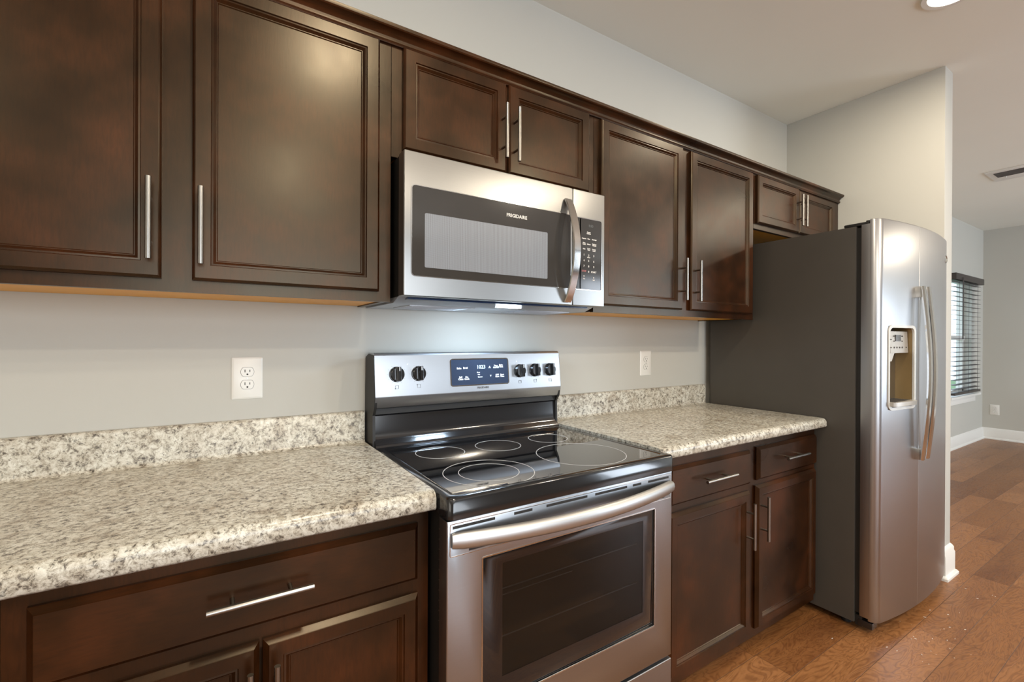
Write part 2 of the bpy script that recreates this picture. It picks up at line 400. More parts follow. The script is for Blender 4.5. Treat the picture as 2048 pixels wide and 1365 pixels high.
while zz > 0.70:
    mb.loops([[(6.72, YB2 - 0.012 - 0.0025 * 0, zz), (7.72, YB2 - 0.012, zz), (7.72, YB2 - 0.012, zz + 0.003), (6.72, YB2 - 0.012, zz + 0.003)],
              [(6.72, YB2 - 0.062, zz - 0.005), (7.72, YB2 - 0.062, zz - 0.005), (7.72, YB2 - 0.062, zz - 0.002), (6.72, YB2 - 0.062, zz - 0.002)]])
    zz -= 0.0545
mb.build('slat', 'blind', bl)
MB().box(6.72, 7.72, YB2 - 0.064, YB2 - 0.010, 0.645, 0.672, 0.004).build('bottom_rail', 'blind', bl)
mb = MB()
for x in (6.86, 7.22, 7.58): mb.cyl((x, YB2 - 0.064, 0.66), (x, YB2 - 0.064, 2.0), 0.0016, 6)
mb.build('ladder_cord', 'blind', bl)
MB().cyl((6.905, YB2 - 0.085, 1.30), (6.905, YB2 - 0.085, 2.02), 0.006, 8).build('tilt_wand', 'blind', bl)

# ---------------- outdoors seen through the blind
struct(MB().box(-12, 26, 0.6, 30, -0.5, -0.35).build('ground', 'grass'))
nh = thing('neighboring_house', 'pale lap-sided house wall outside, glimpsed through the open blind', 'house', (12.5, 5.2, -0.35))
mb = MB()
mb.prism([(5.2 - 0.0, -0.35)] + [p for i in range(20) for p in ((5.2 - 0.02, -0.35 + i * 0.17 + 0.001), (5.2, -0.35 + (i + 1) * 0.17))] + [(5.5, 3.05), (5.5, -0.35)], 'x', 9.0, 17.0)
mb.build('siding', 'siding', nh)
MB().box(12.0, 13.0, 5.14, 5.2, 0.4, 1.75).build('window', 'trim', nh)

# ---------------- ceiling register (far room)
vt = thing('ceiling_vent', 'white ceiling air register with a grey louvred grille in the far room', 'vent', (5.36, -0.62, ZC))
MB().box(5.19, 5.56, -0.79, -0.472, ZC - 0.010, ZC, 0.004).build('vent_frame', 'trim', vt)
mb = MB()
for i in range(9):
    x = 5.25 + i * 0.0165; mb.prism([(x, ZC - 0.012), (x + 0.010, ZC - 0.017), (x + 0.012, ZC - 0.016), (x + 0.003, ZC - 0.010)], 'y', -0.745, -0.515)
mb.build('louver', 'grille', vt)
MB().cyl((5.42, -0.56, ZC - 0.022), (5.42, -0.56, ZC - 0.010), 0.006, 8).build('damper_lever', 'trim', vt)

# ---------------- recessed ceiling light
rl = thing('recessed_light', 'round white recessed ceiling light glowing at the top edge above the refrigerator', 'ceiling light', (2.165, -1.0, ZC))
MB().ring((2.165, -1.0, ZC - 0.008), 0.078, 0.098, 'z', 0.008, 48).build('trim_ring', 'trim', rl)
MB().cyl((2.165, -1.0, ZC - 0.003), (2.165, -1.0, ZC), 0.078, 40).build('lamp_disc', 'lampdisc', rl)

# ------------------------------------------------------------------ cabinet pieces
def rect_loop(x0, x1, z0, z1, y, ins):
    return [(x0 + ins, y, z0 + ins), (x1 - ins, y, z0 + ins), (x1 - ins, y, z1 - ins), (x0 + ins, y, z1 - ins)]
def panel_door(name, x0, x1, z0, z1, yb, parent, fw=0.036, th=0.019, base=False):
    """frame and recessed panel door; yb = back plane, front at yb - th"""
    f = yb - th
    rows = [(0, yb), (0, f + 0.006), (0.0025, f + 0.0025), (0.006, f), (fw, f), (fw + 0.0018, f + 0.0036), (fw + 0.0055, f + 0.0030), (fw + 0.0115, f + 0.0095), (fw + 0.0130, f + 0.0095), (fw + 0.0150, f + 0.0122), (fw + 0.017, f + 0.0122)]
    if base: rows[1:4] = [(0, f + 0.012), (0.002, f + 0.0095), (0.009, f + 0.0025), (0.0105, f)]
    mb = MB(); mb.loops([rect_loop(x0, x1, z0, z1, y, i) for i, y in rows])
    # fine joint lines between stiles and rails
    return mb.build(name, 'woodv', parent, angle=20)
def slab_front(name, x0, x1, z0, z1, yb, parent, th=0.019):
    f = yb - th
    rows = [(0, yb), (0, f + 0.012), (0.002, f + 0.0095), (0.009, f + 0.0025), (0.0105, f)]
    return MB().loops([rect_loop(x0, x1, z0, z1, y, i) for i, y in rows]).build(name, 'woodh', parent, angle=20)
def pull(parent, yf, x=None, z=None, z0=None, z1=None, x0=None, x1=None, inset=0.041, mat='nickel'):
    """bar pull standing 32 mm off the front plane yf"""
    mb = MB(); yb = yf - 0.032
    if x is not None:
        mb.cyl((x, yb, z0), (x, yb, z1), 0.0058, 16)
        for zz in (z0 + inset, z1 - inset): mb.cyl((x, yf + 0.001, zz), (x, yb, zz), 0.0042, 12)
    else:
        mb.cyl((x0, yb, z), (x1, yb, z), 0.0058, 16)
        for xx in (x0 + inset, x1 - inset): mb.cyl((xx, yf + 0.001, z), (xx, yb, z), 0.0042, 12)
    return mb.build('handle', mat, parent)

UF = -0.311; UD = UF - 0.019
CT = 2.150   # top of wall cabinets
def wall_cabinet(label, x0, x1, z0, opens, stile=None):
    t = thing('wall_cabinet', label, 'cabinet', (x0, 0, z0))
    # box with recessed underside
    mb = MB(); yb = -0.002
    mb.box(x0 + .0006, x0 + 0.016, UF + 0.019, yb, z0 + 0.002, CT).box(x1 - 0.016, x1 - .0006, UF + 0.019, yb, z0 + 0.002, CT)
    mb.box(x0 + 0.016, x1 - 0.016, UF + 0.019, yb, CT - 0.018, CT).box(x0 + 0.016, x1 - 0.016, yb - 0.012, yb, z0 + 0.012, CT)
    mb.build('cabinet_box', 'woodv', t)
    mb = MB(); mb.box(x0 + 0.016, x1 - 0.016, UF + 0.019, yb, z0 + 0.006, z0 + 0.016); mb.build('bottom_panel', 'under', t)
    # face frame
    mb = MB(); xs = [x0 + .0004] + [v for o in opens for v in (o[0] + 0.012, o[1] - 0.012)] + [x1 - .0004]
    ztop, zbot = opens[0][3] - 0.012, opens[0][2] + 0.012
    mb.box(xs[0], xs[-1], UF, UF + 0.019, ztop, CT).box(xs[0], xs[-1], UF, UF + 0.019, z0, zbot)
    for i in range(0, len(xs), 2):
        a, b = xs[i], xs[i + 1]
        if b > a: mb.box(a, b, UF, UF + 0.019, zbot, ztop)
    mb.build('face_frame', 'woodv', t)
    return t
# -- cabinet left of the microwave
A = wall_cabinet('wide dark brown wall cabinet with two tall doors, left of the microwave', -1.02, -0.008, 1.375, [(-0.98, -0.543, 1.403, 2.124), (-0.485, -0.045, 1.403, 2.124)])
d = panel_door('door', -0.98, -0.543, 1.403, 2.124, UF, A); pull(d, UD, x=-0.5635, z0=1.441, z1=1.621)
d = panel_door('door', -0.485, -0.045, 1.403, 2.124, UF, A); pull(d, UD, x=-0.468, z0=1.438, z1=1.616)
B = wall_cabinet('short dark brown wall cabinet with two small doors directly above the microwave', -0.007, 0.786, 1.802, [(0.025, 0.380, 1.826, 2.126), (0.391, 0.751, 1.826, 2.126)])
d = panel_door('door', 0.025, 0.380, 1.826, 2.126, UF, B); pull(d, UD, x=0.362, z0=1.862, z1=2.040)
d = panel_door('door', 0.391, 0.751, 1.826, 2.126, UF, B); pull(d, UD, x=0.410, z0=1.860, z1=2.040)
Cc = wall_cabinet('dark brown wall cabinet with two tall narrow doors, between microwave and refrigerator', 0.787, 1.886, 1.375, [(0.813, 1.303, 1.403, 2.122), (1.362, 1.856, 1.403, 2.120)])
d = panel_door('door', 0.813, 1.303, 1.403, 2.122, UF, Cc); pull(d, UD, x=1.2895, z0=1.443, z1=1.626)
d = panel_door('door', 1.362, 1.856, 1.403, 2.120, UF, Cc); pull(d, UD, x=1.3865, z0=1.443, z1=1.624)
E_ = wall_cabinet('short dark brown wall cabinet with two small doors above the refrigerator', 1.887, 2.830, 1.846, [(1.903, 2.316, 1.874, 2.121), (2.320, 2.746, 1.874, 2.114)])
d = panel_door('door', 1.903, 2.316, 1.874, 2.121, UF, E_); pull(d, UD, x=2.289, z0=1.905, z1=2.078)
d = panel_door('door', 2.320, 2.746, 1.874, 2.114, UF, E_); pull(d, UD, x=2.336, z0=1.906, z1=2.079)
# crown
prof = [(UF + 0.001, 2.126), (UF - 0.008, 2.126), (UF - 0.010, 2.130), (UF - 0.0125, 2.1325), (UF - 0.0125, 2.136), (UF - 0.007, 2.139), (UF - 0.008, 2.145), (UF - 0.014, 2.153), (UF - 0.023, 2.158), (UF - 0.029, 2.160), (UF - 0.032, 2.163), (UF - 0.033, 2.168), (UF - 0.033, 2.172), (UF + 0.001, 2.172)]
cr = MB().prism(prof, 'x', -1.06, 2.831).build('crown_molding', 'woodh', None, angle=25)
cr['label'] = 'long dark brown crown molding running along the tops of the wall cabinets'; cr['category'] = 'molding'

# -- base cabinets
BF = -0.591
def base_cabinet(label, x0, x1):
    t = thing('base_cabinet', label, 'cabinet', (x0, 0, 0))
    box('cabinet_box', 'woodv', t, x0 + .001, x1 - .001, BF + 0.02, -0.004, 0.058, 0.862)
    box('toe_kick', 'woodh', t, x0 + .001, x1 - .001, BF + 0.056, BF + 0.072, 0.0, 0.058)
    return t
def base_frame(t, x0, x1, cols, zd=(0.698, 0.826), zo=(0.110, 0.655)):
    mb = MB(); mb.box(x0 + .001, x1 - .001, BF, BF + 0.02, 0.818, 0.866).box(x0 + .001, x1 - .001, BF, BF + 0.02, 0.058, 0.115)
    xs = [x0 + .001] + [v for c in cols for v in c] + [x1 - .001]
    for i in range(0, len(xs), 2): mb.box(xs[i], xs[i + 1], BF, BF + 0.02, 0.115, 0.818)
    for a, b in cols: mb.box(a, b, BF, BF + 0.02, 0.645, 0.705)
    mb.build('face_frame', 'woodv', t)
LB = base_cabinet('dark brown base cabinet with one wide drawer over two doors, left of the range', -0.725, -0.002)
base_frame(LB, -0.725, -0.002, [(-0.682, -0.043)])
BD = BF - 0.019
d = slab_front('drawer', -0.693, -0.032, 0.696, 0.830, BF, LB); pull(d, BD, z=0.765, x0=-0.451, x1=-0.269)
d = panel_door('door', -0.693, -0.363, 0.100, 0.664, BF, LB, base=True); pull(d, BD, x=-0.381, z0=0.448, z1=0.628)
d = panel_door('door', -0.357, -0.031, 0.100, 0.664, BF, LB, base=True); pull(d, BD, x=-0.335, z0=0.448, z1=0.628)
LB2 = base_cabinet('dark base cabinet, only a black strip of it showing at the bottom left corner', -1.50, -0.726)
base_frame(LB2, -1.50, -0.726, [(-1.45, -0.79)])
d = slab_front('drawer', -1.46, -0.780, 0.696, 0.830, BF, LB2)
d = panel_door('door', -1.46, -0.780, 0.100, 0.664, BF, LB2, base=True)
RB = base_cabinet('dark brown base cabinet with two drawers over two doors, between range and refrigerator', 0.790, 1.916)
base_frame(RB, 0.790, 1.916, [(0.885, 1.356), (1.43, 1.892)])
d = slab_front('drawer', 0.870, 1.366, 0.693, 0.828, BF, RB); pull(d, BD, z=0.763, x0=1.030, x1=1.214)
d = slab_front('drawer', 1.418, 1.906, 0.698, 0.834, BF, RB); pull(d, BD, z=0.772, x0=1.582, x1=1.762)
d = panel_door('door', 0.870, 1.364, 0.098, 0.666, BF, RB, base=True); pull(d, BD, x=1.3325, z0=0.450, z1=0.630)
d = panel_door('door', 1.410, 1.902, 0.094, 0.677, BF, RB, base=True); pull(d, BD, x=1.4335, z0=0.460, z1=0.638)

# -- countertops
def counter(label, x0, x1, zb, zt):
    t = thing('countertop', label, 'countertop', (x0, 0, zt))
    yf = -0.640; r = 0.020
    pr = [(-0.003, zb), (yf + 0.005, zb), (yf, zb + 0.005)]
    pr += [(yf + r - r * math.cos(a), zt - r + r * math.sin(a)) for a in [i * math.pi / 2 / 7 for i in range(8)]]
    pr += [(-0.003, zt)]
    MB().prism(pr, 'x', x0, x1).build('slab', 'granite', t, angle=50)
    ys = -0.022
    pr = [(-0.0015, zt), (ys - 0.010, zt), (ys - 0.004, zt + 0.003), (ys, zt + 0.010), (ys, zt + 0.098), (ys + 0.004, zt + 0.104), (ys + 0.009, zt + 0.106), (-0.0015, zt + 0.106)]
    MB().prism(pr, 'x', x0, x1 if x1 < 1 else x1 - 0.008).build('backsplash', 'granite', t, angle=50)
    return t
counter('speckled cream granite-look countertop with low backsplash, left of the range', -1.50, -0.003, 0.866, 0.911)
counter('shorter speckled cream granite-look countertop between the range and refrigerator', 0.788, 1.922, 0.872, 0.912)

# ------------------------------------------------------------------ microwave
mw = thing('microwave', 'stainless over-the-range microwave mounted under the cabinets above the range', 'microwave', (0.38, 0, 1.385))
X0, X1, MZ0, MZ1, MY = 0.001, 0.760, 1.388, 1.796, -0.400
box('body', 'blackm', mw, X0 + 0.006, X1 - 0.004, -0.352, -0.003, 1.390, 1.796)
# underside tray
mb = MB()
mb.loops([[(X0 + 0.004, -0.345, 1.3895), (X1 - 0.004, -0.345, 1.3895), (X1 - 0.004, -0.004, 1.3885), (X0 + 0.004, -0.004, 1.3885)],
          [(X0 + 0.004, -0.298, 1.374), (X1 - 0.004, -0.298, 1.374), (X1 - 0.004, -0.004, 1.374), (X0 + 0.004, -0.004, 1.374)]][::-1])
mb.build('bottom_plate', 'greyplate', mw)
box('vent_strip', 'ventblue', mw, 0.03, 0.72, -0.3535, -0.302, 1.3830, 1.3905)
for a, b in ((0.07, 0.30), (0.50, 0.71)):
    mb = MB(); mb.box(a, b, -0.26, -0.10, 1.3715, 1.374, 0.001)
    for i in range(8): mb.box(a + 0.01, b - 0.01, -0.25 + i * 0.018, -0.244 + i * 0.018, 1.3705, 1.3715)
    mb.build('grease_filter', 'greyplate', mw)
box('lamp_lens', 'lens', mw, 0.355, 0.445, -0.325, -0.265, 1.3745, 1.3790 + 0.004)
# door (left) and control section (right)
def plate(x0, x1, z0, z1, yf, yb, bev=0.004): return MB().box(x0, x1, yf, yb, z0, z1, bev, 3)
SEAM = 0.6095
door = plate(X0, SEAM - 0.001, MZ0, MZ1, MY, -0.354, 0.005).build('door', 'steelmw', mw)
ctl = plate(SEAM + 0.001, X1, MZ0, MZ1, MY, -0.354, 0.005).build('control_section', 'steelmw', mw)
def rounded_rect(x0, x1, z0, z1, r, n=5):
    pts = []
    for cx, cz, a0 in ((x1 - r, z1 - r, 0), (x0 + r, z1 - r, 90), (x0 + r, z0 + r, 180), (x1 - r, z0 + r, 270)):
        for i in range(n + 1):
            a = math.radians(a0 + 90 * i / n); pts.append((cx + r * math.cos(a), cz + r * math.sin(a)))
    return pts
def rrect(x0, x1, z0, z1, r, y0, y1): return MB().prism(rounded_rect(x0, x1, z0, z1, r), 'y', y0, y1)
def rim(x0, x1, z0, z1, r, w, y0, y1):
    a = rounded_rect(x0, x1, z0, z1, r); b = rounded_rect(x0 - w, x1 + w, z0 - w, z1 + w, r + w)
    mb = MB(); n = len(a)
    V = [[mb.bm.verts.new((p[0], y, p[1])) for p in ring] for ring, y in ((a, y1), (a, y0), (b, y0), (b, y1))]
    for k in range(3):
        for i in range(n): mb.bm.faces.new((V[k][i], V[k][(i + 1) % n], V[k + 1][(i + 1) % n], V[k + 1][i]))
    return mb
rrect(0.024, 0.598, 1.446, 1.700, 0.010, MY - 0.0014, MY + 0.002).build('door_glass', 'mwglass', door)
rim(0.024, 0.598, 1.446, 1.700, 0.010, 0.0022, MY - 0.0022, MY + 0.001).build('glass_trim', 'chrome', door)
rrect(0.062, 0.498, 1.471, 1.626, 0.004, MY - 0.0022, MY).build('window_screen', 'screen', door)
text('brand_lettering', 'FRIGIDAIRE', 0.375, 1.662, MY - 0.0016, 0.0155, 'mwprint', door, bold=0.0003)
# handle: bowed flat bar
mb = MB(); pts = []
for i in range(25):
    t = i / 24; z = 1.398 + (1.751 - 1.398) * t
    pts.append((0.583, MY - 0.004 - 0.050 * math.sin(math.pi * t) ** 0.8, z))
mb.sweep(pts, lambda t: [(-0.013, -0.004), (0.013, -0.004), (0.015, 0), (0.013, 0.004), (-0.013, 0.004), (-0.015, 0)], up=Vector((0, 1, 0)))
mb.build('handle', 'chrome', door)
rrect(0.640, 0.742, 1.446, 1.697, 0.006, MY - 0.0012, MY + 0.002).build('control_panel', 'mwglass', ctl)
rim(0.619, 0.742, 1.446, 1.697, 0.006, 0.0028, MY - 0.0028, MY + 0.001).build('panel_trim', 'chrome', ctl)
rrect(0.619, 0.645, 1.446, 1.697, 0.003, MY - 0.0012, MY + 0.002).build('panel_edge', 'mwglass', ctl)
kp = MB()
def addtext(mb, body, x, z, y, size, sx=1.0, bold=0.0002):
    q = text('t', body, x, z, y, size, None, None, sx=sx, bold=bold); me = bpy.data.meshes.new('t'); q.bm.to_mesh(me); q.bm.free(); mb.bm.from_mesh(me); bpy.data.meshes.remove(me)
YP = MY - 0.0014
for body, x, z, s in (('Power\nSettings', 0.682, 1.648, .0062), ('Popcorn', 0.660, 1.627, .0058), ('Pizza', 0.682, 1.627, .0058), ('Beverage', 0.708, 1.627, .0058),
                      ('Cook\nTime', 0.682, 1.590, .0062), ('Melt', 0.660, 1.590, .0062), ('Power\nLevel', 0.707, 1.589, .0062), ('Auto\nCook', 0.660, 1.609, .0062), ('Reheat', 0.682, 1.608, .0058), ('Defrost\nWeight', 0.708, 1.608, .0062),
                      ('1', 0.660, 1.569, .0095), ('2', 0.682, 1.568, .0095), ('3', 0.706, 1.568, .0095), ('4', 0.660, 1.549, .0095), ('5', 0.682, 1.549, .0095), ('6', 0.706, 1.548, .0095),
                      ('7', 0.660, 1.529, .0095), ('8', 0.682, 1.529, .0095), ('9', 0.706, 1.528, .0095), ('0', 0.682, 1.510, .0095), ('START', 0.706, 1.510, .0085), ('30 secs', 0.682, 1.561, .0045),
                      ('Vent', 0.660, 1.484, .0050), ('Light', 0.706, 1.482, .0050), ('Y', 0.660, 1.492, .0095), ('o', 0.706, 1.491, .0095)):
    addtext(kp, body, x, z, YP, s, bold=0.00025)
kp.build('keypad_lettering', 'mwprint', ctl)
text('stop_lettering', 'STOP', 0.660, 1.511, YP, .0085, 'redprint', ctl, bold=0.0002)
text('clock_digits', '8:80', 0.692, 1.674, YP, .0130, 'dim', ctl)

area('microwave_lamp', (0.40, -0.285, 1.365), (0.40, -0.17, 0.9), 0.14, 1.9, (0.60, 0.79, 1.0), 'RECTANGLE', 0.06)

# ------------------------------------------------------------------ range
rg = thing('range', 'freestanding stainless electric range with black glass cooktop, between the base cabinets', 'range', (0.393, 0, 0))
RX0, RX1 = 0.003, 0.783
mb = MB(); mb.box(RX0 + 0.004, RX1 - 0.004, -0.640, -0.030, 0.03, 0.862)
for x in (0.06, 0.72):
    for y in (-0.58, -0.08): MB().cyl((x, y, 0), (x, y, 0.031), 0.018, 12).build('foot', 'blackm', rg)
body = mb.build('body', 'blackm', rg)
# cooktop frame: shallow tray with rounded apron
ZT = 0.9035
fr = rounded_rect(RX0, RX1, -0.695, -0.105, 0.018)
fr2 = rounded_rect(RX0 + 0.004, RX1 - 0.004, -0.691, -0.109, 0.016)
fr3 = rounded_rect(RX0 + 0.024, RX1 - 0.024, -0.668, -0.124, 0.012)
fr4 = rounded_rect(RX0 + 0.028, RX1 - 0.028, -0.664, -0.128, 0.012)
mb = MB(); mb.loops([[(p[0], p[1], 0.856) for p in fr], [(p[0], p[1], ZT - 0.003) for p in fr], [(p[0], p[1], ZT + 0.0015) for p in fr2], [(p[0], p[1], ZT + 0.0015) for p in fr3], [(p[0], p[1], ZT - 0.0005) for p in fr4]], cap1=False)
ck = mb.build('cooktop_frame', 'black', rg, angle=50)
mb = MB(); mb.prism([(p[0], p[1]) for p in rounded_rect(RX0 + 0.0285, RX1 - 0.0285, -0.6635, -0.1285, 0.012)], 'z', ZT - 0.006, ZT)
gl = mb.build('cooktop_glass', 'bglass', rg)
for (cx, cy, r) in ((0.170, -0.272, 0.078), (0.378, -0.285, 0.078), (0.595, -0.280, 0.072), (0.193, -0.545, 0.125), (0.193, -0.545, 0.083), (0.545, -0.520, 0.142)):
    MB().ring((cx, cy, ZT + 0.0001), r - 0.0009, r + 0.0009, 'z', 0.0004, 72).build('burner_ring', 'ring', gl)
# back panel
prof = [(-0.030, 0.86), (-0.105, 0.86), (-0.118, 0.905), (-0.113, 0.915), (-0.098, 0.925), (-0.090, 0.940), (-0.086, 1.006), (-0.080, 1.012), (-0.030, 1.012)]
MB().prism(prof, 'x', RX0 + 0.006, RX1 - 0.006).build('back_riser', 'black', rg, angle=40)
side = [(-0.004, 0.86), (-0.100, 0.86), (-0.096, 1.01), (-0.112, 1.034), (-0.120, 1.072), (-0.106, 1.205), (-0.098, 1.212), (-0.045, 1.216), (-0.012, 1.205), (-0.004, 1.10)]
for a, b in ((RX0, RX0 + 0.009), (RX1 - 0.009, RX1)): MB().prism(side, 'x', a, b).build('backguard_end', 'blackm', rg)
box('backguard_box', 'blackm', rg, RX0 + 0.009, RX1 - 0.009, -0.092, -0.006, 1.012, 1.205)
# steel console: upper tilted face and lower return
top = [(-0.040, 1.2195), (-0.098, 1.2195), (-0.1035, 1.2165), (-0.1065, 1.211), (-0.1215, 1.075), (-0.1215, 1.070), (-0.110, 1.036), (-0.106, 1.033), (-0.090, 1.033), (-0.090, 1.205), (-0.040, 1.213)]
con = MB().prism(top, 'x', RX0 + 0.002, RX1 - 0.002).build('console', 'steel', rg, angle=20)
TILT = math.atan2(0.015, 0.136)
def cy_(z): return -0.1065 - (1.211 - z) * 0.015 / 0.136
def onpanel(mb_or_pts): pass
def knob(x, z):
    y = cy_(z); n = Vector((0, -math.cos(TILT), math.sin(TILT))); u = Vector((0, math.sin(TILT), math.cos(TILT)))
    c = Vector((x, y, z)); mb = MB()
    mb.cyl(c, c + n * 0.004, 0.0265, 36).cyl(c + n * 0.004, c + n * 0.016, 0.0235, 36, 0.021)
    # grip blade
    ax = Vector((1, 0, 0)); rows = []
    for s_, h in ((0.0085, 0.012), (0.0068, 0.030), (0.0045, 0.033)):
        rows.append([c + ax * (sx * s_) + u * (uz * (0.0255 if h < 0.02 else 0.0235)) + n * h for sx, uz in ((-1, -1), (1, -1), (1, 1), (-1, 1))])
    mb.loops([[tuple(v) for v in r] for r in rows])
    k = mb.build('knob', 'black', rg)
    MB().loops([[tuple(c + ax * sx * 0.0012 + u * uz + n * h) for sx, uz in ((-1, 0.010), (1, 0.010), (1, 0.0225), (-1, 0.0225))] for h in (0.0325, 0.0336)]).build('pointer', 'print', k)
    # skirt ring in bright metal
    return k
KX = [(0.079, 1.147), (0.157, 1.147), (0.578, 1.143), (0.652, 1.144), (0.728, 1.144)]
for x, z in KX: knob(x, z)
def ppanel(x0, x1, z0, z1, r, d0, d1):
    mb = MB(); pts = rounded_rect(x0, x1, z0, z1, r)
    mb.loops([[(p[0], cy_(p[1]) - d, p[1]) for p in pts] for d in (d0, d1)]); return mb
disp = ppanel(0.281, 0.523, 1.099, 1.192, 0.006, -0.002, 0.0012).build('display_panel', 'panelblue', rg)
a = rounded_rect(0.281, 0.523, 1.099, 1.192, 0.006); b = rounded_rect(0.277, 0.527, 1.095, 1.196, 0.010); mb = MB()
V = [[mb.bm.verts.new((p[0], cy_(p[1]) - dd, p[1])) for p in ring] for ring, dd in ((a, 0), (a, 0.0022), (b, 0.0022), (b, 0))]
for k in range(3):
    for i in range(len(a)): mb.bm.faces.new((V[k][i], V[k][(i + 1) % len(a)], V[k + 1][(i + 1) % len(a)], V[k + 1][i]))
mb.build('display_trim', 'chrome', rg)
def ctext(name, items, mat, parent, bold=0.0003, off=0.0014):
    mb = MB()
    for body_, x, z, s_ in items:
        q = text('t', body_, x, z, cy_(z) - off, s_, None, None, tilt=-TILT, bold=bold); me = bpy.data.meshes.new('t'); q.bm.to_mesh(me); q.bm.free(); mb.bm.from_mesh(me); bpy.data.meshes.remove(me)
    return mb.build(name, mat, parent)
for it in [('Bake', 0.313, 1.160, .0095), ('Broil', 0.339, 1.161, .0095), ('Self\nClean', 0.318, 1.124, .0088), ('No\nCook', 0.343, 1.124, .0088),
      ('Time\nOn/Off', 0.470, 1.163, .0085), ('Bake\nTime', 0.493, 1.165, .0085), ('OFF\nStart', 0.474, 1.128, .0085), ('Start\nTime', 0.496, 1.128, .0085),
      ('^', 0.442, 1.158, .020), ('v', 0.445, 1.130, .0135), ('Door', 0.393, 1.143, .0055), ('Hot', 0.394, 1.135, .0055), ('Convert', 0.399, 1.126, .0055)]: ctext('button_lettering', [it], 'print', disp)
ctext('clock_digits', [('1023', 0.405, 1.163, .019)], 'digit', disp, 0.0002)
ctext('brand_lettering', [('FRIGIDAIRE', 0.410, 1.086, .0100)], 'darkprint', rg, 0.0002, 0.0004)
# burner marks beneath the knobs
for (x, z), (dx, dz) in zip(KX, ((-1, -1), (-1, 1), (0, 1), (1, 1), (1, -1))):
    mb = MB(); zc = z - 0.043
    for (a0, a1, b0, b1) in ((-6, 6, 5, 5.7), (-6, 6, -5.7, -5), (-6, -5.3, -5, 5), (5.3, 6, -5, 5)):
        x0_, x1_, z0_, z1_ = x + a0 / 1e3, x + a1 / 1e3, zc + b0 / 1e3, zc + b1 / 1e3
        mb.box(x0_, x1_, cy_(z0_) - 0.0005, cy_(z0_) + 0.001, z0_, z1_)
    cx, cz = x + dx * 0.006, zc + dz * 0.005
    mb.cyl((cx, cy_(cz) - 0.0006, cz), (cx, cy_(cz) + 0.001, cz), 0.0018, 12)
    for k in range(11):
        if k == 5: continue
        aa = math.radians(-60 - 48 * (k - 5) / 1.0 - 30) if False else math.radians(120 + k * 30)
        px_, pz_ = x + 0.0315 * math.cos(aa), z + 0.0315 * math.sin(aa)
        mb.cyl((px_, cy_(pz_) - 0.0005, pz_), (px_, cy_(pz_) + 0.001, pz_), 0.0008, 6)
    mb.build('burner_mark', 'darkprint', rg)
for x, z in ((0.118, 1.180), (0.566, 1.181), (0.672, 1.182)):
    MB().cyl((x, cy_(z) - 0.0008, z), (x, cy_(z) + 0.001, z), 0.0022, 10).build('indicator_light', 'print', rg)
# control apron gap below cooktop
box('trim_strip', 'blackm', rg, RX0 + 0.006, RX1 - 0.006, -0.672, -0.64, 0.846, 0.857)
# oven door
OY = -0.685; DZ0, DZ1 = 0.268, 0.852
mb = MB()
def shell(mb, x0, x1, z0, z1, yf, yb, hx0, hx1, hz0, hz1):
    mb.box(x0, hx0, yf, yb, z0, z1, 0.004).box(hx1, x1, yf, yb, z0, z1, 0.004)
    mb.box(hx0 - 0.005, hx1 + 0.005, yf, yb, hz1, z1, 0.0).box(hx0 - 0.005, hx1 + 0.005, yf, yb, z0, hz0, 0.0)
# one-piece door front built as a frame
def frame_plate(mb, x0, x1, z0, z1, yf, yb, hx0, hx1, hz0, hz1, bev=0.004):
    o = [(x0, z0), (x1, z0), (x1, z1), (x0, z1)]; h = [(hx0, hz0), (hx1, hz0), (hx1, hz1), (hx0, hz1)]
    def sh(r, d): 
        cx = (r[0][0] + r[2][0]) / 2; cz = (r[0][1] + r[2][1]) / 2
        return [(p[0] + math.copysign(d, cx - p[0]), p[1] + math.copysign(d, cz - p[1])) for p in r]
    rings = [(o, yb), (o, yf + bev), (sh(o, bev * 0.35), yf + bev * 0.35), (sh(o, bev), yf), (sh(h, -0.002), yf), (h, yf + 0.002), (h, yb)]
    V = [[mb.bm.verts.new((p[0], y, p[1])) for p in r] for r, y in rings]
    for k in range(len(V)):
        A_, B_ = V[k], V[(k + 1) % len(V)]
        for i in range(4): mb.bm.faces.new((A_[i], A_[(i + 1) % 4], B_[(i + 1) % 4], B_[i]))
    return mb
WX = (0.096, 0.702, 0.386, 0.748)
od = frame_plate(MB(), RX0, RX1, DZ0, DZ1, OY, -0.645, *WX).build('oven_door', 'steel', rg, angle=30)
# window: black border glass + see-through middle
mb = MB(); frame_plate(mb, WX[0] + .0005, WX[1] - .0005, WX[2] + .0005, WX[3] - .0005, OY + 0.003, OY + 0.009, 0.152, 0.655, 0.440, 0.722, 0.001)
mb.build('window_border', 'bglass', od)
MB().box(0.150, 0.657, OY + 0.0035, OY + 0.008, 0.438, 0.724).build('window_glass', 'ovenglass', od)
rim(WX[0] + 0.001, WX[1] - 0.001, WX[2] + 0.001, WX[3] - 0.001, 0.003, 0.003, OY - 0.0012, OY + 0.002).build('window_trim', 'chrome', od)
